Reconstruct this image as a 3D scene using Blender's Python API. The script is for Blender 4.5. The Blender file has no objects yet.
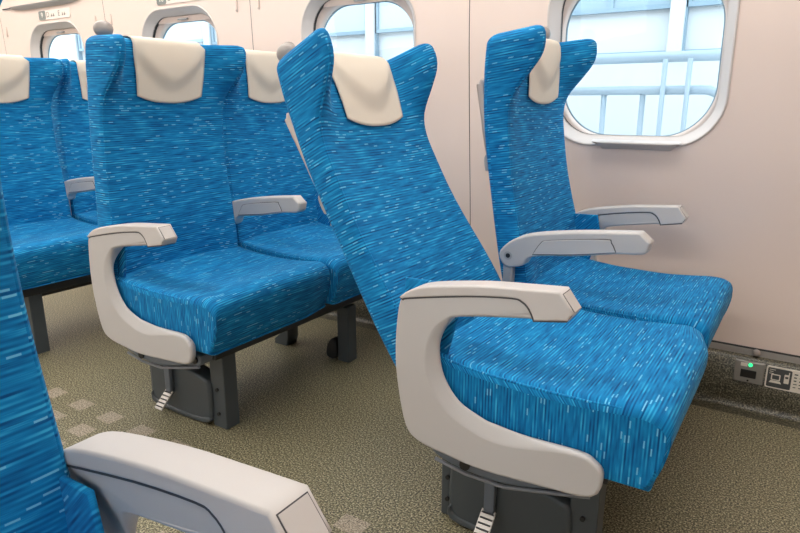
import bpy, bmesh, math, random
from mathutils import Vector, Matrix
random.seed(4)
C = bpy.context.scene.collection
P = 1.04                                   # row pitch along the carriage

# ------------------------------------------------------------------ materials
def new_mat(name):
    m = bpy.data.materials.new(name); m.use_nodes = True
    nt = m.node_tree; b = nt.nodes['Principled BSDF']
    return m, nt, b
def simple(name, col, rough=.5, metal=0, bump=0, bscale=400, spec=.5, emit=None, es=0):
    m, nt, b = new_mat(name)
    b.inputs['Base Color'].default_value = (*col, 1)
    b.inputs['Roughness'].default_value = rough
    b.inputs['Metallic'].default_value = metal
    b.inputs['Specular IOR Level'].default_value = spec
    if emit:
        b.inputs['Emission Color'].default_value = (*emit, 1); b.inputs['Emission Strength'].default_value = es
    if bump:
        tc = nt.nodes.new('ShaderNodeTexCoord'); n = nt.nodes.new('ShaderNodeTexNoise'); n.inputs['Scale'].default_value = bscale
        nt.links.new(tc.outputs['Object'], n.inputs['Vector'])
        bp = nt.nodes.new('ShaderNodeBump'); bp.inputs['Strength'].default_value = bump; bp.inputs['Distance'].default_value = .001
        nt.links.new(n.outputs['Fac'], bp.inputs['Height']); nt.links.new(bp.outputs['Normal'], b.inputs['Normal'])
    return m
def mth(nt, op, a, b=None, c=None):
    n = nt.nodes.new('ShaderNodeMath'); n.operation = op
    for i, v in enumerate((a, b, c)):
        if v is None: continue
        if hasattr(v, 'links'): nt.links.new(v, n.inputs[i])
        else: n.inputs[i].default_value = v
    return n.outputs[0]
def fabric(name, k=1.0):
    m, nt, b = new_mat(name)
    uv = nt.nodes.new('ShaderNodeUVMap'); uv.uv_map = 'UVMap'
    sp = nt.nodes.new('ShaderNodeSeparateXYZ'); nt.links.new(uv.outputs[0], sp.inputs[0])
    u, v = sp.outputs[0], sp.outputs[1]
    cx = nt.nodes.new('ShaderNodeCombineXYZ')
    nt.links.new(mth(nt, 'MULTIPLY', u, 15.0), cx.inputs[0]); nt.links.new(mth(nt, 'ADD', mth(nt, 'MULTIPLY', v, 20.0), mth(nt, 'MULTIPLY', mth(nt, 'FLOOR', mth(nt, 'DIVIDE', v, .0031)), 1.37)), cx.inputs[1])
    n1 = nt.nodes.new('ShaderNodeTexNoise'); n1.inputs['Scale'].default_value = 1; n1.inputs['Detail'].default_value = 2.5
    nt.links.new(cx.outputs[0], n1.inputs['Vector'])
    st = mth(nt, 'MULTIPLY', mth(nt, 'SINE', mth(nt, 'MULTIPLY', v, 2*math.pi/.0062)), .075)
    fac = mth(nt, 'ADD', mth(nt, 'MULTIPLY_ADD', n1.outputs['Fac'], .80, .10), st)
    cr = nt.nodes.new('ShaderNodeValToRGB'); e = cr.color_ramp.elements
    cols = [(.30, (.0, .060, .195)), (.45, (.001, .138, .35)), (.57, (.003, .212, .485)), (.72, (.032, .38, .66))]
    e[0].position = cols[0][0]; e[0].color = (*cols[0][1], 1); e[1].position = cols[-1][0]; e[1].color = (*cols[-1][1], 1)
    for p, c in cols[1:-1]:
        q = e.new(p); q.color = (*c, 1)
    nt.links.new(fac, cr.inputs[0])
    # short pale dashes woven in staggered rows
    vr = mth(nt, 'DIVIDE', v, .0062); vc = mth(nt, 'FLOOR', vr); vf = mth(nt, 'FRACT', vr)
    w1 = nt.nodes.new('ShaderNodeTexWhiteNoise'); w1.noise_dimensions = '1D'; nt.links.new(vc, w1.inputs['W'])
    ur = mth(nt, 'ADD', mth(nt, 'DIVIDE', u, .0135), mth(nt, 'MULTIPLY', w1.outputs['Value'], 9.0))
    uc = mth(nt, 'FLOOR', ur)
    cc = nt.nodes.new('ShaderNodeCombineXYZ'); nt.links.new(uc, cc.inputs[0]); nt.links.new(vc, cc.inputs[1])
    w2 = nt.nodes.new('ShaderNodeTexWhiteNoise'); w2.noise_dimensions = '2D'; nt.links.new(cc.outputs[0], w2.inputs['Vector'])
    d = mth(nt, 'GREATER_THAN', w2.outputs['Value'], .935)
    d = mth(nt, 'MULTIPLY', d, mth(nt, 'LESS_THAN', mth(nt, 'ABSOLUTE', mth(nt, 'SUBTRACT', vf, .25)), .19))
    mx = nt.nodes.new('ShaderNodeMix'); mx.data_type = 'RGBA'
    nt.links.new(mth(nt, 'MULTIPLY', d, .62), mx.inputs['Factor']); nt.links.new(cr.outputs[0], mx.inputs['A'])
    mx.inputs['B'].default_value = (.20, .58, .80, 1)
    nt.links.new(mx.outputs['Result'], b.inputs['Base Color'])
    b.inputs['Roughness'].default_value = .85; b.inputs['Specular IOR Level'].default_value = .25
    b.inputs['Sheen Weight'].default_value = .09; b.inputs['Sheen Roughness'].default_value = .35
    b.inputs['Sheen Tint'].default_value = (.45, .8, 1, 1)
    bp = nt.nodes.new('ShaderNodeBump'); bp.inputs['Strength'].default_value = .35; bp.inputs['Distance'].default_value = .0012
    nt.links.new(n1.outputs['Fac'], bp.inputs['Height']); nt.links.new(bp.outputs['Normal'], b.inputs['Normal'])
    return m
def floor_mat(name, tiles, gloss, tint=1.0):
    m, nt, b = new_mat(name)
    tc = nt.nodes.new('ShaderNodeTexCoord')
    n = nt.nodes.new('ShaderNodeTexNoise'); n.inputs['Scale'].default_value = 230; n.inputs['Detail'].default_value = 2; n.inputs['Roughness'].default_value = .7
    nt.links.new(tc.outputs['Object'], n.inputs['Vector'])
    def ramp(cols):
        cr = nt.nodes.new('ShaderNodeValToRGB'); e = cr.color_ramp.elements
        e[0].position = cols[0][0]; e[0].color = (*[x*tint for x in cols[0][1]], 1); e[1].position = cols[-1][0]; e[1].color = (*[x*tint for x in cols[-1][1]], 1)
        for p, c in cols[1:-1]:
            q = e.new(p); q.color = (*[x*tint for x in c], 1)
        nt.links.new(n.outputs['Fac'], cr.inputs[0]); return cr.outputs[0]
    base = ramp([(.38, (.022, .020, .011)), (.46, (.125, .110, .056)), (.54, (.26, .235, .135)), (.63, (.62, .565, .385))])
    out = base
    if tiles:
        pale = ramp([(.36, (.16, .13, .10)), (.47, (.40, .33, .25)), (.54, (.52, .44, .35)), (.66, (.70, .62, .50))])
        s = nt.nodes.new('ShaderNodeSeparateXYZ'); nt.links.new(tc.outputs['Object'], s.inputs[0])
        fx = mth(nt, 'FRACT', mth(nt, 'DIVIDE', mth(nt, 'ADD', s.outputs[0], 10*.1515+.043), .1515))
        fy = mth(nt, 'FRACT', mth(nt, 'DIVIDE', mth(nt, 'ADD', s.outputs[1], 10*.09+.040), .09))
        mk = mth(nt, 'MULTIPLY', mth(nt, 'LESS_THAN', fx, .46), mth(nt, 'LESS_THAN', fy, .58))
        mk = mth(nt, 'MULTIPLY', mk, mth(nt, 'LESS_THAN', s.outputs[1], .03))
        mk = mth(nt, 'MULTIPLY', mk, mth(nt, 'GREATER_THAN', s.outputs[1], -.66))
        mx = nt.nodes.new('ShaderNodeMix'); mx.data_type = 'RGBA'
        nt.links.new(mth(nt, 'MULTIPLY', mk, .75), mx.inputs['Factor']); nt.links.new(base, mx.inputs['A']); nt.links.new(pale, mx.inputs['B'])
        out = mx.outputs['Result']
    nt.links.new(out, b.inputs['Base Color'])
    b.inputs['Roughness'].default_value = gloss
    bp = nt.nodes.new('ShaderNodeBump'); bp.inputs['Strength'].default_value = .25; bp.inputs['Distance'].default_value = .001
    nt.links.new(n.outputs['Fac'], bp.inputs['Height']); nt.links.new(bp.outputs['Normal'], b.inputs['Normal'])
    return m

BLUE = fabric('blue_woven_fabric')
COVER = simple('cream_cover', (.70, .63, .53), .75, bump=.15, bscale=900)
CAP = simple('armrest_cap_lit', (.54, .51, .49), .42, bump=.2, bscale=1500)  # same plastic as the body; light falling on the top is painted in as paler
BODY = simple('armrest_body', (.49, .472, .46), .45, bump=.2, bscale=1500)
GROOVE = simple('dark_groove', (.06, .06, .065), .6)
SHELL = simple('seat_shell', (.58, .50, .45), .45)
SHELLG = simple('shell_grey', (.36, .36, .36), .4)
KNOBM = simple('knob_grey', (.30, .27, .25), .38)
DARK = simple('dark_frame', (.030, .032, .034), .42)
PED = simple('pedestal_grey', (.060, .073, .082), .36)
LINKM = simple('link_grey', (.13, .155, .19), .35)
BLACK = simple('black', (.01, .01, .01), .5)
SILVER = simple('pedal_silver', (.48, .46, .43), .3, metal=.6)
WALLM = simple('wall_panel', (.715, .593, .53), .5, bump=.12, bscale=700)
SURR = simple('window_surround', (.56, .515, .49), .45)
INNER = simple('window_inner', (.60, .52, .48), .5)
STRIP = simple('metal_strip', (.36, .34, .32), .4, metal=.3)
WHITE = simple('ceiling_white', (.8, .77, .72), .6)
OUTW = simple('outdoor_white', (.50, .52, .53), .6)
OUTP = simple('outdoor_pipe', (.30, .37, .43), .4)
OUTB = simple('outdoor_blueglass', (.25, .33, .38), .3)
OUTL = simple('outdoor_line', (.20, .28, .34), .5)
FLOOR = floor_mat('speckled_floor', True, .45, .80)
SKIRT = floor_mat('speckled_skirting', False, .38, .30)
GREEN = simple('green_led', (.02, .5, .2), .3, emit=(.05, 1, .35), es=1.2)
GREYB = simple('badge_grey', (.19, .21, .20), .5)
LETTER = simple('letter_grey', (.25, .24, .22), .5)
LABELW = simple('sticker_white', (.75, .70, .62), .5)
OUTLET = simple('outlet_steel', (.30, .29, .27), .35, metal=.4)
STICKD = simple('sticker_dark', (.06, .065, .065), .5)
LIGHTM = simple('light_diffuser', (.9, .9, .9), .5, emit=(1, .965, .915), es=10.5)
GROUND = simple('platform_concrete', (.35, .36, .37), .8)
def glass():
    m = bpy.data.materials.new('window_glass'); m.use_nodes = True; nt = m.node_tree; nt.nodes.clear()
    o = nt.nodes.new('ShaderNodeOutputMaterial'); t = nt.nodes.new('ShaderNodeBsdfTransparent'); g = nt.nodes.new('ShaderNodeBsdfGlossy')
    t.inputs[0].default_value = (.93, .98, 1, 1); g.inputs['Roughness'].default_value = .03
    f = nt.nodes.new('ShaderNodeMath'); f.operation = 'MULTIPLY_ADD'; lw = nt.nodes.new('ShaderNodeLayerWeight'); lw.inputs[0].default_value = .25; nt.links.new(lw.outputs['Facing'], f.inputs[0]); f.inputs[1].default_value = .10; f.inputs[2].default_value = .01; mx = nt.nodes.new('ShaderNodeMixShader')
    nt.links.new(f.outputs[0], mx.inputs[0]); nt.links.new(t.outputs[0], mx.inputs[1]); nt.links.new(g.outputs[0], mx.inputs[2])
    nt.links.new(mx.outputs[0], o.inputs[0]); return m
GLASS = glass()

# ------------------------------------------------------------------ helpers
def obj(name, bm, mat, parent=None, loc=None, kind=None):
    bmesh.ops.recalc_face_normals(bm, faces=bm.faces[:])
    me = bpy.data.meshes.new(name); bm.to_mesh(me); bm.free()
    for mm in (mat if isinstance(mat, (list, tuple)) else [mat]): me.materials.append(mm)
    o = bpy.data.objects.new(name, me); C.objects.link(o)
    if parent: o.parent = parent
    if loc: o.location = loc
    if kind: o['kind'] = kind
    return o
def thing(name, label, cat, loc=(0, 0, 0), group=None):
    o = bpy.data.objects.new(name, None); C.objects.link(o); o.location = loc; o.empty_display_size = .1
    o['label'] = label; o['category'] = cat
    if group: o['group'] = group
    return o
def box(bm, x0, x1, y0, y1, z0, z1, bev=0, seg=2, mat=0):
    vs = [bm.verts.new((x, y, z)) for x in (x0, x1) for y in (y0, y1) for z in (z0, z1)]
    fs = [bm.faces.new([vs[i] for i in q]) for q in ((0, 1, 3, 2), (4, 6, 7, 5), (0, 4, 5, 1), (2, 3, 7, 6), (0, 2, 6, 4), (1, 5, 7, 3))]
    for f in fs: f.material_index = mat
    if bev:
        es = set(e for f in fs for e in f.edges)
        r = bmesh.ops.bevel(bm, geom=list(es), offset=bev, segments=seg, affect='EDGES', profile=.5)
        for f in r['faces']: f.smooth = True; f.material_index = mat
    return vs
def catmull(pts, n=5, closed=True, sharp=()):
    out = []; N = len(pts)
    for i in range(N if closed else N-1):
        p0, p1, p2, p3 = [pts[j % N] if closed else pts[max(0, min(N-1, j))] for j in (i-1, i, i+1, i+2)]
        if i in sharp: p0 = p1
        if (i+1) % N in sharp: p3 = p2
        for k in range(n):
            t = k/n
            out.append(tuple(.5*((2*b)+(-a+c)*t+(2*a-5*b+4*c-d)*t*t+(-a+3*b-3*c+d)*t**3) for a, b, c, d in zip(p0, p1, p2, p3)))
    if not closed: out.append(pts[-1])
    return out
def prism(bm, pts, y0, y1, bev=0, seg=3):
    """pts (x,z) outline extruded along y with rounded rims"""
    n = len(pts); seg = seg if bev else 0
    loops = []
    for j in range(seg+1):
        t = (j/seg if seg else 1)*math.pi/2
        loops.append((offset_loop(pts, [bev*(1-math.sin(t))]*n) if bev else pts, y0+bev*(1-math.cos(t))))
    loops += [(L, y1-(y-y0)) for L, y in loops[::-1]]
    V = [[bm.verts.new((x, y, z)) for x, z in L] for L, y in loops]
    for A, B in zip(V, V[1:]):
        for i in range(n):
            f = bm.faces.new((A[i], A[(i+1) % n], B[(i+1) % n], B[i])); f.smooth = bool(bev)
    bm.faces.new(V[0]); bm.faces.new(V[-1][::-1])
def offset_loop(pts, ds):
    # inward offset of a closed (x,z) outline, whichever way it winds
    n = len(pts); out = []
    area = sum(pts[i][0]*pts[(i+1) % n][1]-pts[(i+1) % n][0]*pts[i][1] for i in range(n))
    sg = -1 if area > 0 else 1
    for i in range(n):
        a = Vector(pts[(i-1) % n]); b = Vector(pts[(i+1) % n]); t = (b-a)
        t = t.normalized() if t.length > 1e-9 else Vector((1, 0))
        out.append((pts[i][0]+sg*t.y*ds[i], pts[i][1]-sg*t.x*ds[i]))
    return out
def tube(bm, pts, r, n=10, caps=True):
    pts = [Vector(p) for p in pts]; rings = []
    prev = None
    for i, p in enumerate(pts):
        t = (pts[min(i+1, len(pts)-1)]-pts[max(i-1, 0)]).normalized()
        if prev is None:
            up = Vector((0, 0, 1)) if abs(t.z) < .9 else Vector((1, 0, 0))
            s = t.cross(up).normalized()
        else:
            s = (prev-t*prev.dot(t)).normalized()
        prev = s; q = t.cross(s)
        rings.append([bm.verts.new(p+s*r*math.cos(a)+q*r*math.sin(a)) for a in [2*math.pi*k/n for k in range(n)]])
    for a, b in zip(rings, rings[1:]):
        for k in range(n):
            f = bm.faces.new((a[k], a[(k+1) % n], b[(k+1) % n], b[k])); f.smooth = True
    if caps: bm.faces.new(rings[0][::-1]); bm.faces.new(rings[-1])
def sphere(bm, c, r, sx=1, sy=1, sz=1, nu=20, nv=12):
    ret = bmesh.ops.create_uvsphere(bm, u_segments=nu, v_segments=nv, radius=r)
    for v in ret['verts']:
        v.co = Vector((v.co.x*sx, v.co.y*sy, v.co.z*sz))+Vector(c)
        for f in v.link_faces: f.smooth = True
def cyl(bm, c, axis, r, h, n=20):
    d = Vector(axis).normalized(); c = Vector(c)
    tube(bm, [c-d*h/2, c+d*h/2], r, n)
def interp(tab, x):
    if x <= tab[0][0]: return tab[0][1]
    for (a, b), (c, d) in zip(tab, tab[1:]):
        if x <= c:
            t = (x-a)/(c-a); t = t*t*(3-2*t) if False else t
            return b+(d-b)*t
    return tab[-1][1]
def sstep(a, b, x):
    t = max(0, min(1, (x-a)/(b-a))); return t*t*(3-2*t)
def cr_interp(tab, x):
    n = len(tab)
    if x <= tab[0][0]: return tab[0][1]
    if x >= tab[-1][0]: return tab[-1][1]
    for i in range(n-1):
        if x <= tab[i+1][0]:
            x0, y0 = tab[i]; x1, y1 = tab[i+1]
            m0 = (tab[i+1][1]-tab[max(i-1, 0)][1])/(tab[i+1][0]-tab[max(i-1, 0)][0])
            m1 = (tab[min(i+2, n-1)][1]-tab[i][1])/(tab[min(i+2, n-1)][0]-tab[i][0])
            h = x1-x0; t = (x-x0)/h
            return (2*t**3-3*t*t+1)*y0+(t**3-2*t*t+t)*h*m0+(-2*t**3+3*t*t)*y1+(t**3-t*t)*h*m1

# ------------------------------------------------------------------ backrest
W = .22; HT = .685
RIDGE = [(-.02, .036), (.10, .032), (.3, .012), (.42, .010), (.49, .014), (.535, .032), (.58, .078), (.615, .112), (.645, .124), (.70, .126)]
CENT = [(-.02, .012), (.12, .022), (.25, .014), (.4, .002), (.48, .004), (.6, .022), (.70, .024)]
REAR = [(-.02, -.03), (.1, -.042), (.25, -.052), (.45, -.058), (.58, -.046), (.70, -.020)]
def front(y, h):
    a = abs(y)
    er = sstep(.45, .62, h)
    s = sstep(.138-.04*(1-er), .207, a)
    c = cr_interp(CENT, h)
    hb = .572+.075*(abs(y-.010)/.11)**1.7                       # lower rim of the head pillow
    pil = sstep(hb-.035, hb+.02, h)*(1-sstep(.085, .15, abs(y-.010)))*(1-.35*sstep(.63, .70, h))
    return c+(cr_interp(RIDGE, h)-c)*s+.013*pil
def rear(y, h): return cr_interp(REAR, h)-.006*(1-(y/W)**2)
def halfw(h):
    return W+.016*(1-sstep(.0, .38, h))-.004*sstep(.3, .5, h)*(1-sstep(.55, .62, h))+.002*sstep(.6, .66, h)
def backrest_bm():
    bm = bmesh.new(); uvl = bm.loops.layers.uv.new('UVMap')
    NY = 46
    hs = [-.02+i*(.665-(-.02))/64 for i in range(65)]
    levels = [(h, 0) for h in hs]
    rt = .022
    for k in range(1, 7):
        a = k/6*math.pi/2; levels.append((.665+rt*math.sin(a), rt*(1-math.cos(a))))
    rows = []
    for h, e in levels:
        w = halfw(h)-e; r = .014
        ts = []
        for i in range(NY+1):
            t = -1+2*i/NY; ts.append(math.copysign(1-(1-abs(t))**1.6, t) if t else 0)
        fr, bk = [], []
        for t in ts:
            y = w*t; edge = max(0, (abs(y)-(w-r))/r); rnd = r*(1-math.sqrt(max(0, 1-edge*edge)))
            xf = front(y, h)-e-rnd; xb = rear(y, h)+e+rnd
            zz = h
            fr.append((xf, y, zz)); bk.append((xb, y, zz))
        rows.append((fr, bk))
    V = [([bm.verts.new(p) for p in f], [bm.verts.new(p) for p in b]) for f, b in rows]
    def arc(f):
        s = [0]
        for p, q in zip(f, f[1:]): s.append(s[-1]+math.hypot(q[0]-p[0], q[1]-p[1]))
        m = s[len(s)//2]; return [x-m for x in s]
    def setuv(face, d):
        for l in face.loops: l[uvl].uv = d[l.vert]
        face.smooth = True
    for j in range(len(V)-1):
        for side in (0, 1):
            for i in range(NY):
                f = bm.faces.new((V[j][side][i], V[j][side][i+1], V[j+1][side][i+1], V[j+1][side][i]))
                d = {}
                for jj in (j, j+1):
                    A = arc(rows[jj][side]); B = 0
                    for ii in (i, i+1): d[V[jj][side][ii]] = (A[ii]+(3 if side else 0), rows[jj][0][0][2]+(.02*0))
                setuv(f, d)
        for i in (0, NY):
            f = bm.faces.new((V[j][0][i], V[j][1][i], V[j+1][1][i], V[j+1][0][i]))
            d = {}
            for jj in (j, j+1):
                A = arc(rows[jj][0]); wdt = rows[jj][0][i][0]-rows[jj][1][i][0]; sg = -1 if i == 0 else 1
                d[V[jj][0][i]] = (A[i], rows[jj][0][0][2]); d[V[jj][1][i]] = (A[i]+sg*wdt, rows[jj][0][0][2])
            setuv(f, d)
    for j in (0, len(V)-1):
        for i in range(NY):
            f = bm.faces.new((V[j][0][i], V[j][0][i+1], V[j][1][i+1], V[j][1][i]))
            for l in f.loops: l[uvl].uv = (l.vert.co.y, .7+.03-l.vert.co.x)
            f.smooth = j > 0
    return bm
def cover_bm():
    """cloth draped over the top of the head part, front and back"""
    bm = bmesh.new(); NX = 28
    path = []                                       # (h, side offset index) front up, over, down the back
    N1 = 22
    rows = []
    for j in range(N1+1):
        t = j/N1; row = []
        for i in range(NX+1):
            s = -1+2*i/NX
            hb = .512+.020*abs(s)**2.4
            h = hb+(.672-hb)*t
            w = .112+.012*sstep(.50, .68, h)
            y = s*w+.010
            row.append((front(y, h)+.0035, y, h))
        rows.append(row)
    for k in range(1, 8):
        a = k/8*math.pi; row = []
        for i in range(NX+1):
            s = -1+2*i/NX; y = s*.115
            xf = front(y, .672)+.0035; xb = rear(y, .672)-.004
            cx, rx = (xf+xb)/2, (xf-xb)/2
            c = math.cos(a); c = math.copysign(abs(c)**.75, c)
            row.append((cx+rx*c, y, .672+.0195*math.sin(a)**.7))
        rows.append(row)
    for j in range(6):
        row = []
        for i in range(NX+1):
            s = -1+2*i/NX; y = s*.124+.010; h = .668-.10*j/5
            row.append((rear(y, h)-.004, y, h))
        rows.append(row)
    V = [[bm.verts.new(p) for p in r] for r in rows]
    for a, b in zip(V, V[1:]):
        for i in range(NX):
            f = bm.faces.new((a[i], a[i+1], b[i+1], b[i])); f.smooth = True
    return bm
def piping_bm(s):
    bm = bmesh.new(); pts = []
    for k in range(50):
        h = .0+.655*k/49; y = (halfw(h)-.009)
        pts.append((front(y*s, h)-.0035, s*(y+.0015), h))
    tube(bm, pts, .0028, 6); uvl = bm.loops.layers.uv.new('UVMap')
    for f in bm.faces:
        for l in f.loops: l[uvl].uv = (l.vert.co.y+l.vert.co.x, l.vert.co.z)
    return bm
MESH = {}
def cached(name, key, fn, mat, parent, mods=None):
    if key not in MESH:
        o = obj(name, fn(), mat, parent); MESH[key] = o.data
        return o
    o = bpy.data.objects.new(name, MESH[key]); C.objects.link(o); o.parent = parent
    return o

# ------------------------------------------------------------------ cushion
def cushion_bm(w0, w1):
    """seat cushion across y from w0 to w1, loft of x-z profiles"""
    bm = bmesh.new(); uvl = bm.loops.layers.uv.new('UVMap')
    prof = [(-.36, .31), (-.36, .285), (-.30, .276), (.05, .276), (.080, .280), (.092, .300), (.103, .343), (.110, .380), (.108, .405), (.093, .420), (.060, .426), (.0, .422), (-.08, .418), (-.18, .420), (-.28, .428), (-.345, .438), (-.362, .428), (-.365, .37)]
    pts = catmull(prof, 4, True, (0, 1))
    n = len(pts); top0 = None
    ys = []; wid = w1-w0; NY = 34
    for i in range(NY+1):
        t = -1+2*i/NY; ys.append(math.copysign(1-(1-abs(t))**1.5, t) if t else 0)
    rows = []
    r = .018
    for t in ys:
        y = (w0+w1)/2+wid/2*t; a = abs(t)*wid/2; edge = max(0, (a-(wid/2-r))/r); e = r*(1-math.sqrt(max(0, 1-edge*edge)))
        row = []
        for (x, z) in pts:
            up = sstep(.27, .40, z)
            crown = .009*(1-(abs(t))**2.6)*sstep(-.06, .07, x)*up
            pan = -.009*(1-abs(t)**2)*math.exp(-((x+.16)/.11)**2)*up
            fwd = .002*(1-abs(t)**4)*sstep(.05, .1, x)*sstep(.27, .38, z)
            X = x+fwd-(.35*e if x > 0 else -e)*min(1, abs(x)/.08)-(.022*sstep(.45, 1, t)*sstep(.02, .10, x) if w0 < .1 else 0)
            Z = z+crown+pan-(e if z > .33 else -e*.3)
            row.append((X, y, Z))
        rows.append(row)
    V = [[bm.verts.new(p) for p in q] for q in rows]
    s = [0]
    for p, q in zip(pts, pts[1:]+pts[:1]): s.append(s[-1]+math.hypot(q[0]-p[0], q[1]-p[1]))
    for j in range(NY):
        for i in range(n):
            k = (i+1) % n
            f = bm.faces.new((V[j][i], V[j][k], V[j+1][k], V[j+1][i])); f.smooth = True
            for l in f.loops:
                idx = i if l.vert in (V[j][i], V[j+1][i]) else i+1
                l[uvl].uv = (l.vert.co.y, s[idx])
    for j, sg in ((0, -1), (NY, 1)):
        # side panel: rows of quads between top and bottom would be hard on a closed loop; one face, woven downwards
        f = bm.faces.new(V[j] if sg < 0 else V[j][::-1])
        for l in f.loops: l[uvl].uv = (l.vert.co.z*1.0+2, l.vert.co.x)
        f.smooth = False
    return bm
def cushion_piping_bm(y, s):
    bm = bmesh.new()
    pts = [(-.33, .428), (-.25, .417), (-.15, .412), (-.05, .411), (.04, .415), (.086, .411), (.102, .396), (.106, .370), (.098, .330), (.086, .298)]
    pts = catmull(pts, 4, False)
    tube(bm, [(x+.0015, y, z+.001) for x, z in pts], .003, 6)
    uvl = bm.loops.layers.uv.new('UVMap')
    for f in bm.faces:
        for l in f.loops: l[uvl].uv = (l.vert.co.z, l.vert.co.x)
    return bm

# ------------------------------------------------------------------ armrests
ARM = [(-.343, .546), (-.321, .561), (-.278, .577), (-.177, .594), (-.101, .601), (-.030, .606), (-.006, .576), (-.014, .564), (-.071, .553), (-.094, .551), (-.214, .531), (-.241, .514), (-.258, .484), (-.261, .441), (-.249, .397), (-.217, .357), (-.168, .336), (-.142, .331), (-.077, .326), (.018, .328), (.047, .320), (.064, .298), (.048, .252), (-.047, .240), (-.156, .233), (-.233, .239), (-.300, .250), (-.333, .279), (-.353, .371), (-.357, .44), (-.352, .508)]
CAPO = [(-.345, .549), (-.322, .5655), (-.279, .5805), (-.177, .5975), (-.101, .6045), (-.0285, .610), (-.0035, .577), (-.0125, .562), (-.071, .5515), (-.081, .571), (-.094, .582), (-.114, .585), (-.200, .574), (-.321, .550), (-.336, .544)]
def arm_body_bm(s=-1):
    # s: side that faces away from the seat; the lower bow is thin and chamfered towards the cushion
    bm = bmesh.new(); N4 = 4
    pts = catmull(ARM, N4, True, (5, 6, 7)); n = len(pts)
    # inward direction for this clockwise outline is to the right of travel
    def w(i, a, b): return sstep(a*N4, b*N4, i)
    cham = []
    for i in range(n):
        k = w(i, 10.0, 14.0)*(1-w(i, 17.2, 19))
        cham.append(.0065+.024*k)
    dep = [.0065+.007*w(i, 10, 14)*(1-w(i, 17.2, 19)) for i in range(n)]
    def yin(z): return .021-.024*(1-sstep(.46, .545, z))
    loops = []
    kk = [(c-.0065)/.024 for c in cham]
    for j in range(6):
        t = j/5*math.pi/2; l = j/5
        ins = [cham[i]*(kk[i]*(1-l)+(1-kk[i])*(1-math.sin(t))) for i in range(n)]; off = offset_loop(pts, ins)
        loops.append([(x, -.021+dep[i]*(kk[i]*l+(1-kk[i])*(1-math.cos(t))), z) for i, (x, z) in enumerate(off)])
    for j in range(1, 4):
        t = j/3*math.pi/2
        off = offset_loop(pts, [.005*(1-math.cos(t))]*n)
        loops.append([(x, yin(pts[i][1])-.005*(1-math.sin(t)), z) for i, (x, z) in enumerate(off)])
    V = [[bm.verts.new((x, y*(-s)*1.0, z)) for x, y, z in L] for L in loops]
    for A, B in zip(V, V[1:]):
        for i in range(n):
            f = bm.faces.new((A[i], A[(i+1) % n], B[(i+1) % n], B[i])); f.smooth = True
    for L in (V[0], V[-1]): bm.faces.new(L)
    return bm
def arm_cap_bm():
    bm = bmesh.new(); prism(bm, catmull(CAPO, 3, True, (5, 6, 7, 8, 0, 14)), -.0228, .0228, .004, 3); return bm
def end_panel_bm(dark):
    bm = bmesh.new(); a = Vector((-.0285, 0, .6095)); b = Vector((-.0035, 0, .577)); d = (b-a); nrm = Vector((-d.z, 0, d.x)).normalized()
    if nrm.x < 0: nrm = -nrm
    g = .10 if dark else .13; hw = .0178 if dark else .0165; t = .0006 if dark else .0014
    p, q = a+d*g, a+d*(1.09-(g if not dark else .13)); vs = []
    for off in (-.003, t):
        for (pt, yy) in ((p, -hw), (p, hw), (q, hw), (q, -hw)): vs.append(bm.verts.new(pt+nrm*off+Vector((0, yy, 0))))
    for f in ((0, 1, 2, 3), (4, 5, 6, 7), (0, 1, 5, 4), (1, 2, 6, 5), (2, 3, 7, 6), (3, 0, 4, 7)): bm.faces.new([vs[i] for i in f])
    return bm
def side_armrest(root, yc, s=-1):
    a = cached('armrest', 'armbody%d' % s, lambda: arm_body_bm(s), BODY, root); a.location = (0, yc, 0)
    c = cached('armrest_pad', 'armcap', arm_cap_bm, CAP, a); c['label'] = 'smooth top pad of the armrest, painted paler for the light on it'
    def seam():
        bm = bmesh.new(); cx, cz = -.19, .60
        q = [(x, z-.0017 if i > 8 else z-.0015) if i > 7 else (x-.002*(i > 4), z-.002) for i, (x, z) in enumerate(CAPO)]
        q = [(x-.0014 if i in (8, 9, 10, 11) else x, z) for i, (x, z) in enumerate(q)]
        prism(bm, catmull(q, 3, True, (5, 6, 7, 8, 0, 14)), -.0217, .0217, .0002, 1); return bm
    cached('pad_seam', 'armseam', seam, GROOVE, a)
    def both():
        return end_panel_bm(False)
    cached('end_panel_rim', 'armendd', lambda: end_panel_bm(True), GROOVE, a)
    cached('end_panel', 'armend', both, CAP, a)
    return a
MID = [(-.357, .546), (-.325, .575), (-.274, .595), (-.154, .614), (-.018, .627), (.008, .606), (.002, .583), (-.013, .575), (-.066, .570), (-.160, .553), (-.270, .537), (-.293, .513), (-.320, .503), (-.345, .504), (-.360, .525)]
def mid_bm():
    bm = bmesh.new(); prism(bm, catmull(MID, 4, True, (4, 5, 6)), -.020, .020, .006, 4); return bm
def mid_panel_bm(out):
    bm = bmesh.new()
    p = [(-.268, .545), (-.250, .574), (-.226, .585), (-.096, .602), (-.080, .596), (-.068, .575), (-.16, .558)]
    if out: c = (-.165, .575); p = [(c[0]+(x-c[0])*1.025, c[1]+(z-c[1])*1.08) for x, z in p]
    prism(bm, catmull(p, 3, True, (0, 5)), -.0206 if out else -.0213, .0206 if out else .0213, .0004 if out else .001, 2); return bm
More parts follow.
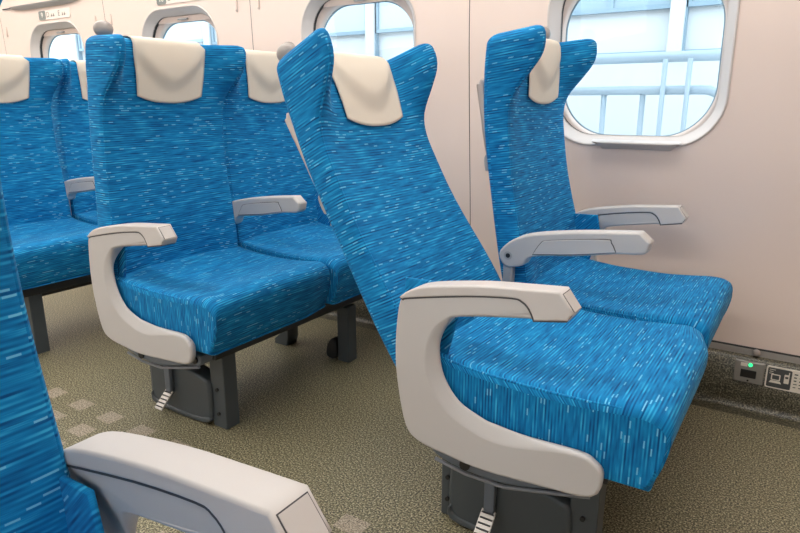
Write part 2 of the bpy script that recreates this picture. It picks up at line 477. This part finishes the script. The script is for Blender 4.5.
def mid_armrest(root, yc):
    a = cached('centre_armrest', 'mid', mid_bm, BODY, root); a.location = (0, yc, 0)
    cached('side_panel_seam', 'midg', lambda: mid_panel_bm(True), GROOVE, a)
    cached('side_panel', 'midp', lambda: mid_panel_bm(False), BODY, a)
    def bolt():
        bm = bmesh.new(); cyl(bm, (-.335, 0, .533), (0, 1, 0), .011, .0425); return bm
    cached('pivot_cap', 'midb', bolt, SHELLG, a)
    def bolt2():
        bm = bmesh.new(); cyl(bm, (-.335, 0, .533), (0, 1, 0), .006, .044); return bm
    cached('pivot_bolt', 'midb2', bolt2, BLACK, a)
    def post():
        bm = bmesh.new(); box(bm, -.352, -.326, -.013, .013, .36, .508, .005); return bm
    p = cached('armrest_post', 'midpost', post, SHELLG, a)
    return a

# ------------------------------------------------------------------ seat unit
def pedestal_side(root, yo, s):
    """s=-1: outboard face looks to -y"""
    def Y(a, b): return (min(yo+a*-s*1, yo+b*-s*1), max(yo+a*-s, yo+b*-s))
    bm = bmesh.new(); y0, y1 = Y(0, .05)
    box(bm, -.022, .034, y0, y1, 0, .245, .003); obj('front_leg', bm, PED, root)
    bm = bmesh.new(); y0, y1 = Y(.008, .05)
    box(bm, -.318, -.276, y0, y1, 0, .20, .003)
    obj('rear_leg', bm, PED, root)
    bm = bmesh.new(); y0, y1 = Y(-.012, .045)
    prism(bm, catmull([(-.285, .17), (-.275, .195), (-.20, .185), (-.12, .165), (-.045, .150), (-.018, .130), (-.016, .05), (-.03, .012), (-.08, .004), (-.25, .004), (-.28, .02), (-.29, .06)], 3), y0, y1, .010, 3)
    b = obj('pedestal_cover', bm, PED, root)
    bm = bmesh.new(); y0, y1 = Y(-.016, .0)
    prism(bm, catmull([(-.278, .050), (-.26, .022), (-.09, .018), (-.030, .028), (-.022, .016), (-.08, .004), (-.26, .006), (-.29, .03)], 3), y0, y1, .004, 2)
    obj('skid_rail', bm, PED, b)
    for (x, z) in ((-.30, .10), (-.30, .045), (.006, .045), (.006, .12)):
        bm = bmesh.new(); yy = yo+(.002 if s < 0 else -.002)*(-1 if x < -.1 else -1)
        cyl(bm, (x, yo-(-s)*.002 if x > -.1 else yo-(-s)*-.006, z), (0, 1, 0), .005, .008, 12); obj('bolt', bm, BLACK, b)
def make_unit(X, label, tilts, slides, cov=True, group='blue twin train seats along the window wall'):
    root = thing('twin_train_seat', label, 'seat', (X, 0, 0), group)
    for k, (w0, w1) in enumerate(((.030, .518), (.521, .984))):
        cu = cached('seat_cushion', 'cush%d' % k, lambda: cushion_bm(w0, w1), BLUE, root); cu.location = (slides[k], 0, .005*k)
        for nm, yy in ((('a', w0+.006),) if k == 0 else (('a', w0+.006), ('b', w1-.006))):
            cached('piping', 'cpip%d%s' % (k, nm), lambda: cushion_piping_bm(yy, 1), BLUE, cu)
        yc = .272 if k == 0 else .764
        bk = cached('backrest', 'back', backrest_bm, BLUE, root)
        px = -.36+slides[k]*.0+(.038 if X == 0 and k == 1 else 0)+(.010 if X < -.5 and k == 1 else 0)+(.038 if X < -.5 and k == 0 else 0)
        bk.location = (px, yc, .40); bk.rotation_euler = (0, -math.radians(tilts[k]), 0)
        cv = cached('headrest_cover', 'cover', cover_bm, COVER, bk)
        if X == 0 and k == 1: cv.location = (.002, .026, 0)
        if not cv.modifiers:
            m = cv.modifiers.new('t', 'SOLIDIFY'); m.thickness = .002; m.offset = 1
        for s in (-1, 1): cached('piping', 'bpip%d' % s, lambda: piping_bm(s), BLUE, bk)
        ko = -1 if k == 0 else 1
        def knob():
            bm = bmesh.new(); sphere(bm, (-.020, ko*.165, .706+.014*(ko > 0)), .024, 1.0, 1.1, .92)
            cyl(bm, (-.020, ko*.165, .685), (0, 0, 1), .014, .03); return bm
        kb = cached('grab_knob', 'knob%d' % ko, knob, KNOBM, bk); kb['label'] = 'grey round grab knob on the shoulder of the backrest'
        def shell():
            bm = bmesh.new()
            prism(bm, catmull([(-.052, .02), (-.055, .10), (-.062, .3), (-.063, .5), (-.054, .58), (-.045, .57), (-.052, .45), (-.050, .25), (-.040, .05)], 4), -.17, .17, .004, 2); return bm
        cached('rear_shell', 'shell', shell, SHELLG, bk)
        def table():
            bm = bmesh.new()
            prism(bm, catmull([(-.058, .40), (-.067, .405), (-.072, .56), (-.069, .575), (-.056, .572)], 4, True, (0,)), -.200, .200, .003, 2); return bm
        tb = cached('tray_table', 'table', table, SHELL, bk); tb['label'] = 'beige folded tray table on the back of the seat'
        def tarm():
            bm = bmesh.new()
            prism(bm, catmull([(-.056, .395), (-.068, .385), (-.068, .350), (-.056, .330), (-.050, .14), (-.044, .12), (-.044, .30), (-.050, .39)], 3), -.010, .010, .003, 2)
            return bm
        for s in (-1, 1): cached('table_arm', 'tarm', tarm, SHELLG, bk).location = (0, s*.196, 0)
    side_armrest(root, .0225); side_armrest(root, .9935, 1).location = (.008, .9935, .013); mid_armrest(root, .515)
    for s, yy in ((1, .049), (-1, .966)):
        def flap():
            bm = bmesh.new(); prism(bm, [(-.36, .575), (-.246, .578), (-.236, .53), (-.262, .43), (-.37, .42)], -.004, .004, .003, 2)
            uvl = bm.loops.layers.uv.new('UVMap')
            for f in bm.faces:
                for l in f.loops: l[uvl].uv = (l.vert.co.z*.7+l.vert.co.x*.7, l.vert.co.z*.7-l.vert.co.x*.7)
            return bm
        fl = cached('fabric_flap', 'flap', flap, BLUE, root); fl.location = (0, yy, 0)
    bm = bmesh.new(); box(bm, -.30, .055, .085, .945, .232, .268, .004); obj('seat_frame', bm, DARK, root)
    bm = bmesh.new(); box(bm, -.045, .0, .13, .90, .205, .235, .003); box(bm, -.31, -.28, .13, .90, .19, .232, .003); obj('cross_beam', bm, DARK, root)
    pedestal_side(root, .125, -1)
    # wall side legs
    bm = bmesh.new(); box(bm, -.020, .030, .700, .750, 0, .21, .003); obj('front_leg', bm, PED, root)
    bm = bmesh.new(); prism(bm, [(-.335, 0), (-.275, 0), (-.265, .03), (-.262, .2), (-.29, .2), (-.30, .05), (-.335, .02)], .700, .760, .002, 1); obj('rear_leg', bm, PED, root)
    bm = bmesh.new(); prism(bm, catmull([(-.065, .012), (-.025, .010), (-.020, .06), (-.035, .085), (-.06, .06)], 3), .69, .735, .004, 2); obj('leg_foot', bm, BLACK, root)
    # linkage plate under the aisle armrest
    bm = bmesh.new()
    prism(bm, catmull([(-.300, .235), (-.285, .205), (-.215, .190), (-.13, .190), (-.02, .215), (.035, .228), (.045, .250), (.03, .262), (-.1, .26), (-.28, .26)], 3), .045, .095, .006, 3)
    lk = obj('linkage_plate', bm, LINKM, root)
    bm = bmesh.new(); tube(bm, [(-.285, .046, .196), (-.215, .046, .184), (-.13, .046, .184), (-.02, .046, .210), (.035, .046, .224)], .004, 8); obj('plate_rim', bm, simple('rim_grey', (.21, .225, .25), .35), lk)
    for x, z in ((.022, .244), (-.215, .205)):
        bm = bmesh.new(); cyl(bm, (x, .044, z), (0, 1, 0), .011, .008); obj('bolt', bm, BLACK, lk)
    # foot pedal
    bm = bmesh.new(); prism(bm, [(-.196, .21), (-.172, .21), (-.172, .072), (-.196, .072)], .097, .112, .003, 2)
    pa = obj('pedal_lever', bm, LINKM, root)
    bm = bmesh.new()
    v = [bm.verts.new(p) for p in ((-.200, .104, .074), (-.168, .104, .074), (-.168, .060, .032), (-.200, .060, .032), (-.200, .101, .078), (-.168, .101, .078), (-.168, .057, .036), (-.200, .057, .036))]
    for q in ((0, 1, 2, 3), (4, 5, 6, 7), (0, 1, 5, 4), (1, 2, 6, 5), (2, 3, 7, 6), (3, 0, 4, 7)): bm.faces.new([v[w] for w in q])
    pd = obj('foot_pedal', bm, SILVER, pa)
    bm = bmesh.new()
    for i in range(5):
        t = .12+.19*i; y = .101-.044*t; z = .0785-.042*t
        box(bm, -.198, -.170, y-.0018, y+.0018, z-.001, z+.0012)
    obj('pedal_ribs', bm, GROOVE, pd)
    return root
make_unit(0, 'blue twin train seat nearest the camera on the window side, aisle backrest tipped back', (27.7, 8), (.050, .036))
make_unit(-P-.012, 'blue twin train seat with two upright backrests just behind the reclined one', (-1.5, 3), (.022, .022))
make_unit(-2*P, 'blue twin train seat farthest down the carriage, cut by the left picture edge', (-1.5, 3), (.022, .022))

# foreground seat across the aisle (only its aisle place is in view)
def near_seat():
    root = thing('train_seat', 'blue train seat across the aisle, its backrest and armrest closest in view', 'seat', (.016, -1.19, .005))
    # local y: aisle armrest at +.5275
    a = side_armrest(root, .5275, 1)
    cu = obj('seat_cushion', cushion_bm(.04, .518), BLUE, root)
    obj('piping', cushion_piping_bm(.512, 1), BLUE, cu)
    bk = cached('backrest', 'back', backrest_bm, BLUE, root); bk.location = (-.340, .277, .424); bk.rotation_euler = (0, math.radians(1.2), 0)
    cached('headrest_cover', 'cover', cover_bm, COVER, bk)
    for s in (-1, 1): cached('piping', 'bpip%d' % s, None, BLUE, bk)
    cached('rear_shell', 'shell', None, SHELLG, bk); cached('tray_table', 'table', None, SHELL, bk); 
    for s in (-1, 1): cached('table_arm', 'tarm', None, SHELLG, bk).location = (0, s*.196, 0)
    fl = cached('fabric_flap', 'flap', None, BLUE, root); fl.location = (-.012, .497, -.03)
    bm = bmesh.new(); box(bm, -.30, .055, .05, .46, .232, .268, .004); obj('seat_frame', bm, DARK, root)
    pedestal_side(root, .43, 1)
    bm = bmesh.new(); box(bm, -.045, .005, .05, .10, 0, .235, .003); obj('front_leg', bm, PED, root)
    bm = bmesh.new(); box(bm, -.31, -.27, .05, .10, 0, .235, .003); obj('rear_leg', bm, PED, root)
near_seat()

# ------------------------------------------------------------------ shell of the carriage
XR, XL = 1.8, -7.2
def YW(z): return cr_interp([(.16, 1.130), (.45, 1.128), (.8, 1.102), (1.1, 1.081), (1.45, 1.066), (1.9, 1.0), (2.25, .85)], z)
def strip_bm(zs, yf, x0=XL, x1=XR):
    bm = bmesh.new(); a = None
    for z in zs:
        r = (bm.verts.new((x0, yf(z), z)), bm.verts.new((x1, yf(z), z)))
        if a: f = bm.faces.new((a[0], a[1], r[1], r[0])); f.smooth = True
        a = r
    return bm
def rr_point(cx, cz, hx, hz, r, ang):
    dx, dz = math.cos(ang), math.sin(ang)
    def sdf(t):
        qx = abs(dx*t)-(hx-r); qz = abs(dz*t)-(hz-r)
        return math.hypot(max(qx, 0), max(qz, 0))+min(max(qx, qz), 0)-r
    lo, hi = 0, 2
    for _ in range(40):
        m = (lo+hi)/2
        if sdf(m) > 0: hi = m
        else: lo = m
    return cx+dx*lo, cz+dz*lo
WC = (-.2125, 1.061); WHX, WHZ, WR = .268, .277, .150
BX0, BX1, BZ0, BZ1 = -.7625, .2745, .185, 1.44
angs = sorted([2*math.pi*i/112 for i in range(112)]+[math.atan2(z-WC[1], x-WC[0]) % (2*math.pi) for x in (BX0, BX1) for z in (BZ0, BZ1)])
wm = bmesh.new()
for k in range(0, 6):
    ox = -P*k; loops = []
    outer = []
    for a in angs:
        dx, dz = math.cos(a), math.sin(a); t = 9
        if dx > 1e-9: t = min(t, (BX1-WC[0])/dx)
        if dx < -1e-9: t = min(t, (BX0-WC[0])/dx)
        if dz > 1e-9: t = min(t, (BZ1-WC[1])/dz)
        if dz < -1e-9: t = min(t, (BZ0-WC[1])/dz)
        outer.append((WC[0]+dx*t, WC[1]+dz*t))
    inner = [rr_point(*WC, WHX, WHZ, WR, a) for a in angs]
    for j in range(11):
        t = j/10
        loops.append([wm.verts.new((ox+i_[0]+(o_[0]-i_[0])*t, YW(i_[1]+(o_[1]-i_[1])*t), i_[1]+(o_[1]-i_[1])*t)) for i_, o_ in zip(inner, outer)])
    n = len(angs)
    for A, B in zip(loops, loops[1:]):
        for i in range(n):
            f = wm.faces.new((A[i], A[(i+1) % n], B[(i+1) % n], B[i])); f.smooth = True
# plain ends and the groove backing behind the seams
def wall_patch(x0, x1, z0, z1, off=0, mi=0, nz=24):
    a = None
    for i in range(nz+1):
        z = z0+(z1-z0)*i/nz; r = (wm.verts.new((x0, YW(z)+off, z)), wm.verts.new((x1, YW(z)+off, z)))
        if a: f = wm.faces.new((a[0], a[1], r[1], r[0])); f.smooth = True; f.material_index = mi
        a = r
wall_patch(BX1, XR, BZ0, BZ1); wall_patch(XL, BX0-5*P-.003, BZ0, BZ1)
for k in range(0, 6): wall_patch(-P*k+BX0-.02, -P*k+BX0+.017, BZ0, BZ1, .004, 1)
wall_patch(XL, XR, 1.4405, 2.2, -.001)
obj('wall_right', wm, [WALLM, GROOVE], kind='structure')
# window recess, inner frame, pane, blind
def loop_pts(e, d, cx=WC[0], cz=WC[1], hx=WHX, hz=WHZ, r=WR):
    return [(x, YW(z)+d, z) for x, z in [rr_point(cx, cz, hx-e, hz-e, r-e, a) for a in angs]]
def bridge(bm, Ls, mi=0):
    V = [[bm.verts.new(p) for p in L] for L in Ls]; n = len(angs)
    for A, B in zip(V, V[1:]):
        for i in range(n):
            f = bm.faces.new((A[i], A[(i+1) % n], B[(i+1) % n], B[i])); f.smooth = True; f.material_index = mi
GL = dict(cx=-.2135, cz=1.048, hx=.2375, hz=.243, r=.160)
def surround():
    bm = bmesh.new()
    bridge(bm, [loop_pts(-.006, .002), loop_pts(-.005, -.003), loop_pts(-.001, -.0035), loop_pts(.002, .001), loop_pts(.010, .014), loop_pts(.024, .032), loop_pts(.028, .036)])
    return bm
def gap():
    bm = bmesh.new(); bridge(bm, [loop_pts(.027, .034), loop_pts(.028, .050)]); return bm
def innerf():
    bm = bmesh.new()
    bridge(bm, [loop_pts(.020, .050), loop_pts(.002, .052, **{**GL, 'hx': .243, 'hz': .249}), loop_pts(0, .056, **GL), loop_pts(.004, .078, **GL)]); return bm
def rub():
    bm = bmesh.new(); bridge(bm, [loop_pts(.003, .072, **GL), loop_pts(.0065, .0725, **GL), loop_pts(.0065, .079, **GL)]); return bm
def pane():
    bm = bmesh.new(); L = loop_pts(-.002, .076, **GL)
    for dy in (0, .006):
        bm.faces.new([bm.verts.new((x, 1.155+dy-.075*(z-1.05), z)) for x, y, z in L])
    return bm
def blind():
    bm = bmesh.new(); zt, zb = 1.318, 1.283
    v = []
    for d in (.042, .049):
        for x, z in ((-.40, zb), (-.015, zb), (-.035, zt), (-.38, zt)): v.append(bm.verts.new((x, YW(z)+d, z)))
    for f in ((0, 1, 2, 3), (4, 5, 6, 7), (0, 1, 5, 4), (1, 2, 6, 5), (2, 3, 7, 6), (3, 0, 4, 7)): bm.faces.new([v[i] for i in f])
    return bm
for k in range(5):
    nm = 'window_%d' % (k+1)
    if k == 0: r = obj(nm, surround(), SURR); MESH['surr'] = r.data
    else: r = bpy.data.objects.new(nm, MESH['surr']); C.objects.link(r)
    r.location = (-P*k, 0, 0); r['kind'] = 'structure'
    cached('frame_gap', 'wgap', gap, BLACK, r); cached('window_frame', 'winf', innerf, INNER, r); cached('window_seal', 'wrub', rub, OUTL, r)
    cached('window_pane', 'wpane', pane, GLASS, r)
    bl = cached('roller_blind', 'wblind', blind, WALLM, r)
    def hdl():
        bm = bmesh.new(); tube(bm, [(-.235, YW(1.3)+.044, 1.297), (-.235, YW(1.3)+.030, 1.293), (-.18, YW(1.3)+.030, 1.293), (-.18, YW(1.3)+.044, 1.297)], .004, 8); return bm
    cached('blind_handle', 'whdl', hdl, SHELLG, bl)
    def ledge():
        bm = bmesh.new(); y = YW(.785)
        # tray-like pull lip, wider on top than at its foot
        prof = [(y+.002, .799), (y-.014, .797), (y-.026, .793), (y-.027, .789), (y-.014, .778), (y+.002, .770)]
        A = [bm.verts.new((-.318+.03*(i > 2)+.0*i, p[0], p[1])) for i, p in enumerate(prof)]
        B = [bm.verts.new((-.052-.03*(i > 2), p[0], p[1])) for i, p in enumerate(prof)]
        for i in range(len(prof)-1):
            f = bm.faces.new((A[i], A[i+1], B[i+1], B[i]))
        bm.faces.new(A[::-1]); bm.faces.new(B); return bm
    cached('window_sill', 'wledge', ledge, SURR, r)

obj('trim_2', strip_bm([.160, .183], lambda z: 1.124), STRIP, kind='structure')
bm = bmesh.new()
prof = [(1.124, .163), (1.118, .160), (1.104, .155), (1.088, .05)]
for k in range(1, 9):
    a = k/8*math.pi/2; prof.append((1.088-.022*(1-math.cos(a)), .026-.024*math.sin(a)+.0))
prof.append((1.03, .0008))
a = None
for y, z in prof:
    r = (bm.verts.new((XL, y, z)), bm.verts.new((XR, y, z)))
    if a: f = bm.faces.new((a[0], a[1], r[1], r[0])); f.smooth = True
    a = r
obj('baseboard_right', bm, SKIRT, kind='structure')
bm = bmesh.new(); tube(bm, [(XL, 1.127, .1845), (XR, 1.127, .1845)], .0035, 6); obj('trim_3', bm, BLACK, kind='structure')

bm = bmesh.new(); box(bm, XL, XR, -2.25, 1.13, -.04, 0); obj('floor', bm, FLOOR, kind='structure')
bm = bmesh.new(); box(bm, XL, XR, -2.25, 1.1, 2.2, 2.24); obj('ceiling', bm, WHITE, kind='structure')
bm = bmesh.new(); box(bm, XL, XR, -2.29, -2.25, 0, .80); box(bm, XL, XR, -2.29, -2.25, 1.33, 2.2)
xe = XR
for k in range(-1, 7):
    a, b = -P*k+.06, -P*k-.48
    box(bm, a, xe, -2.29, -2.25, .80, 1.33); xe = b
box(bm, XL, xe, -2.29, -2.25, .80, 1.33)
obj('wall_left', bm, WALLM, kind='structure')
bm = bmesh.new(); box(bm, XL-.04, XL, -2.25, 1.16, 0, 2.2); obj('wall_back', bm, WALLM, kind='structure')
bm = bmesh.new(); box(bm, XR, XR+.04, -2.25, 1.16, 0, 2.2); obj('wall_front', bm, WALLM, kind='structure')
for i, y in enumerate((-.95, .45)):
    t = thing('ceiling_light', ('long ceiling light strip above the window side seats', 'long ceiling light strip above the seats across the aisle')[1-i], 'light', (-3.3, y, 2.2))
    bm = bmesh.new(); box(bm, -4.3, 4.3, -.17, .17, -.02, -.001, .004); obj('light_frame', bm, WHITE, t)
    bm = bmesh.new(); box(bm, -4.2, 4.2, -.14, .14, -.026, -.0205); obj('diffuser', bm, LIGHTM, t)

# grey moulding on the upper wall near the window numbered 9
bm = bmesh.new()
N = 24
for i in range(N+1):
    pass
pts = []
x0, x1 = -3*P-.60, -3*P+.085
rings = []
for i in range(N+1):
    t = i/N; x = x0+(x1-x0)*t; s = max(.02, math.sin(math.pi*min(1, t*1.0))**.45)
    rings.append([bm.verts.new((x, 1.068-.040*s*math.sin(a), 1.438-.022*s*math.cos(a*.5)*math.sin(a)*0-.024*s*(math.sin(a/2+math.pi/4) if False else math.sin(a)))) for a in [math.pi*q/8 for q in range(9)]])
for A, B in zip(rings, rings[1:]):
    for q in range(8):
        f = bm.faces.new((A[q], A[q+1], B[q+1], B[q])); f.smooth = True
bm.free()
bm = bmesh.new()
for i in range(N+1): pass
rings = []
for i in range(N+1):
    t = i/N; x = x0+(x1-x0)*t; s = min(1, min(t, 1-t)*5+.03)**.5
    rings.append([bm.verts.new(p) for p in ((x, 1.069, 1.437-.014*s), (x, 1.066-.006*s, 1.437-.014*s), (x, 1.058-.012*s, 1.439), (x, 1.05-.008*s, 1.446), (x, 1.069, 1.446))])
for A, B in zip(rings, rings[1:]):
    for q in range(4):
        f = bm.faces.new((A[q], A[q+1], B[q+1], B[q])); f.smooth = False
obj('trim_1', bm, simple('moulding_grey', (.36, .36, .37), .5), kind='structure')
bm = bmesh.new(); tube(bm, [(-3*P-.7, 1.062, 1.4425), (-3*P+.12, 1.062, 1.4425)], .0035, 6); obj('trim_4', bm, BLACK, kind='structure')

# ------------------------------------------------------------------ small things on the wall
def text_mesh(s, size):
    cu = bpy.data.curves.new('t', 'FONT'); cu.body = s; cu.size = size; cu.align_x = 'CENTER'; cu.align_y = 'CENTER'; cu.extrude = .0004
    o = bpy.data.objects.new('t', cu); C.objects.link(o); dg = bpy.context.evaluated_depsgraph_get(); me = bpy.data.meshes.new_from_object(o.evaluated_get(dg))
    bpy.data.objects.remove(o); return me
def add_text(s, size, x, z, y, mat, parent, name):
    me = text_mesh(s, size); me.materials.append(mat)
    # text lies in xy facing +z; stand it up facing -y
    me.transform(Matrix.Rotation(math.radians(90), 4, 'X')); me.update()
    o = bpy.data.objects.new(name, me); C.objects.link(o); o.parent = parent; o.location = (x, y, z); return o
def rrect(cx, cz, hx, hz, r, n=6):
    out = []
    for qx, qz, a0 in ((1, 1, 0), (-1, 1, 90), (-1, -1, 180), (1, -1, 270)):
        for i in range(n+1):
            a = math.radians(a0+90*i/n); out.append((cx+qx*(hx-r)+r*math.cos(a), cz+qz*(hz-r)+r*math.sin(a)))
    return out
def seat_sign(k, num):
    z = 1.383; y = YW(z)
    r = thing('seat_number_sign', {'9': 'pale wall sign with grey badge reading 9, whole in view at top left', '10': 'pale wall sign with grey badge reading 10, cut by the top picture edge'}[num], 'sign', (-P*k-.180, y-.001, z))
    bm = bmesh.new(); prism(bm, rrect(0, 0, .155, .024, .01), -.0012, .0012); obj('sign_plate', bm, simple('sign_pale', (.77, .67, .61), .5), r)
    bm = bmesh.new(); prism(bm, rrect(-.118, 0, .035, .0235, .010), -.0022, 0); b = obj('number_badge', bm, GREYB, r)
    add_text(num, .038, -.118, 0, -.0028, LABELW, b, 'badge_number')
    for s, x in (('D', -.060), ('E', .050)):
        t = add_text(s, .040, x, 0, -.0020, LETTER, r, 'seat_letter')
    bm = bmesh.new()
    for x0 in (-.030, .078):
        for j in range(2): box(bm, x0+.020*j, x0+.020*j+.014, -.0022, -.001, -.010, -.004); box(bm, x0+.020*j+.004, x0+.020*j+.008, -.0022, -.001, -.012, .004)
    obj('small_pictogram_strokes', bm, LETTER, r)
seat_sign(3, '9'); seat_sign(2, '10')
hooks = [(1, -.845, 'left'), (1, -.713, 'right'), (2, -.845, 'left'), (2, -.713, 'right'), (3, -.845, 'left'), (3, -.713, 'right')]
desc = {1: 'by the window behind the tipped seat', 2: 'between the windows numbered 9 and 10', 3: 'left of the window numbered 9'}
for k, x, sd in hooks:
    if k == 2 : pass
    r = thing('coat_hook', 'folded coat hook, %s side of the wall seam %s' % (sd, desc[k]), 'hook', (-P*k+x, YW(1.32), 1.32), 'folded coat hooks on the window wall')
    bm = bmesh.new(); prism(bm, rrect(0, 0, .007, .028, .0065), -.002, .002); obj('hook_shade_plate', bm, simple('hook_shadow', (.50, .42, .38), .5), r)  # darkened wall tone: the shade around the folded hook is painted on
    bm = bmesh.new(); prism(bm, rrect(0, .002, .0045, .022, .0042), -.006, -.001, .001, 1); obj('hook_arm', bm, WALLM, r)

yy = 1.100
o = thing('power_outlet', 'small steel power outlet with green light low on the wall', 'outlet', (.2105, yy-.008, .121))
bm = bmesh.new(); box(bm, -.040, .040, -.007, .006, -.034, .034, .003); obj('outlet_plate', bm, OUTLET, o)
bm = bmesh.new(); box(bm, -.022, .020, -.0085, -.006, -.017, .008, .001, 1); s = obj('socket', bm, BLACK, o)
bm = bmesh.new(); cyl(bm, (.002, -.007, .025), (0, 1, 0), .0058, .004); obj('indicator_light', bm, GREEN, o)
bm = bmesh.new(); box(bm, -.024, -.006, -.008, -.006, .018, .029); obj('outlet_label', bm, LABELW, o)
bm = bmesh.new(); cyl(bm, (0, -.007, -.026), (0, 1, 0), .003, .003, 10); obj('screw', bm, BLACK, o)
o = thing('round_button', 'small round grey stud just above the power outlet', 'stud', (.222, 1.118, .176))
bm = bmesh.new(); sphere(bm, (0, 0, 0), .011, 1, .7, 1); obj('stud_head', bm, KNOBM, o)
bm = bmesh.new(); cyl(bm, (0, .004, 0), (0, 1, 0), .007, .008); obj('stud_neck', bm, BLACK, o)
o = thing('power_sticker', 'white sticker with laptop and phone pictogram beside the outlet', 'sticker', (.345, 1.094, .118))
bm = bmesh.new(); prism(bm, rrect(0, 0, .090, .034, .007), -.001, .004); obj('sticker_sheet', bm, LABELW, o)
bm = bmesh.new(); prism(bm, rrect(-.055, 0, .031, .030, .004), -.0016, 0); d = obj('pictogram_field', bm, STICKD, o)
bm = bmesh.new()
prism(bm, rrect(-.064, .002, .012, .0095, .002), -.0022, -.001); prism(bm, [(-.080, -.0165), (-.048, -.0165), (-.052, -.009), (-.076, -.009)], -.0022, -.001)
prism(bm, rrect(-.036, .002, .0065, .014, .002), -.0022, -.001); box(bm, -.032, -.0295, -.0022, -.001, .014, .024)
obj('laptop_and_phone', bm, LABELW, d)
bm = bmesh.new(); prism(bm, rrect(-.064, .002, .009, .0065, .001), -.0028, -.001); prism(bm, rrect(-.036, .007, .004, .003, .001), -.0028, -.001); obj('icon_screens', bm, STICKD, d)
bm = bmesh.new()
for i, (w) in enumerate((.016, .010, .012)): box(bm, -.082, -.082+w, -.0022, -.001, .024-.006*i, .0255-.006*i)
obj('small_print', bm, LABELW, d)
bm = bmesh.new()
for i in range(5):
    for j in range(7): box(bm, -.018+.014*j, -.009+.014*j-(.002 if (i+j) % 3 else 0), -.0016, -.0008, .020-.010*i, .0235-.010*i-(.001 if i > 2 else 0))
obj('small_print', bm, STICKD, o)

# ------------------------------------------------------------------ outside
bm = bmesh.new(); box(bm, -14, 5, 1.9, 9, -1.1, -.02); obj('platform_ground', bm, GROUND, kind='structure')
ft = thing('platform_railing', 'pale blue tubular railing with uprights outside the right window', 'railing', (-.5, 2.5, 0))
bm = bmesh.new(); tube(bm, [(-9, 0, 1.128), (2.5, 0, 1.135)], .026, 14); obj('upper_rail', bm, OUTP, ft)
pts = [(-1.6, -.02, .972), (.27, -.02, .974), (.315, -.02, .972), (.345, -.02, .960), (.368, -.02, .935), (.375, -.02, .89), (.376, -.02, 0)]
bm = bmesh.new(); tube(bm, pts, .022, 12); obj('lower_rail', bm, OUTP, ft)
for x in (-.44, -.185, .01, ): 
    bm = bmesh.new(); tube(bm, [(x, -.02, 0), (x, -.02, .96)], .014, 10); obj('upright', bm, OUTP, ft)
for x in (.11, .223):
    bm = bmesh.new(); tube(bm, [(x, -.055, 0), (x, -.055, 1.12)], .012, 10); obj('upright', bm, OUTP, ft)
for x in [-.70-.26*i for i in range(4)]:
    bm = bmesh.new(); tube(bm, [(x, -.02, 0), (x, -.02, .96)], .014, 10); obj('upright', bm, OUTP, ft)
bl = thing('station_building', 'white panelled station building beyond the railing outside the windows', 'building', (-3, 4.0, 0))
def X(x): return x+3
bm = bmesh.new(); box(bm, -8.5, 6.5, .05, .5, -.02, 6); obj('building_wall', bm, OUTW, bl)
for x in (-.652, -3.28, -5.48, -8.05):
    bm = bmesh.new(); box(bm, X(x)-.05, X(x)+.05, -.02, .05, 1.262, 6, .004); obj('column', bm, OUTW, bl)
    bm = bmesh.new(); box(bm, X(x)+.05, X(x)+.062, .0, .05, 1.262, 6); obj('column_joint', bm, OUTL, bl)
bm = bmesh.new(); box(bm, -8.5, 6.5, .03, .05, 1.255, 1.275); obj('panel_joint', bm, OUTL, bl)
for (x0, x1, z0, z1, cols) in ((-1.53, -.71, 1.585, 2.6, 2), (-.58, .5, 1.585, 2.6, 2), (-3.21, -1.62, 1.56, 2.8, 3), (-5.4, -3.36, 1.56, 2.9, 3), (-7.95, -5.55, 1.60, 2.9, 3)):
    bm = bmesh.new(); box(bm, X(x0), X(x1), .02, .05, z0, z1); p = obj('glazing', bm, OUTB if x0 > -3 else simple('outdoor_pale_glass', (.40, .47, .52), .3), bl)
    bm = bmesh.new()
    box(bm, X(x0)-.02, X(x1)+.02, 0, .05, z0-.03, z0); box(bm, X(x0)-.02, X(x0)+.012, 0, .05, z0, z1)
    for c in range(1, cols): xx = X(x0)+(x1-x0)*c/cols; box(bm, xx-.02, xx+.02, 0, .05, z0, z1)
    for zz in (z0+.35,): box(bm, X(x0), X(x1), 0, .05, zz, zz+.03)
    obj('glazing_frame', bm, OUTL, bl)
    if x0 == -3.21:
        rr = random.Random(3); bm = bmesh.new()
        for _ in range(26):
            a = rr.uniform(x0+.1, x1-.3); b = rr.uniform(z0+.03, z1-.3); w = rr.uniform(.06, .22); h = rr.uniform(.04, .14)
            box(bm, X(a), X(a+w), .008, .03, b, b+h)
        obj('interior_shapes', bm, OUTW, bl)

# ------------------------------------------------------------------ world, camera
w = bpy.data.worlds.new('sky'); bpy.context.scene.world = w; w.use_nodes = True
w.node_tree.nodes['Background'].inputs[0].default_value = (.84, .935, 1.0, 1); w.node_tree.nodes['Background'].inputs[1].default_value = 4.4
cam = bpy.data.cameras.new('camera'); co = bpy.data.objects.new('camera', cam); C.objects.link(co)
cam.sensor_width = 36; cam.lens = 36*630.36/800; cam.clip_start = .02; cam.clip_end = 100
yaw, pit = math.radians(56.821), math.radians(-14.516)
F = Vector((-math.cos(yaw)*math.cos(pit), math.sin(yaw)*math.cos(pit), math.sin(pit)))
R = F.cross(Vector((0, 0, 1))).normalized(); U = R.cross(F)
co.matrix_world = Matrix(((R.x, U.x, -F.x, .294), (R.y, U.y, -F.y, -.974), (R.z, U.z, -F.z, .911), (0, 0, 0, 1)))
sc = bpy.context.scene; sc.camera = co
sc.view_settings.view_transform = 'Standard'; sc.view_settings.look = 'None'; sc.view_settings.gamma = 1; sc.view_settings.exposure = .10
sc.view_settings.use_curve_mapping = False
sc.cycles.max_bounces = 8; sc.cycles.diffuse_bounces = 5
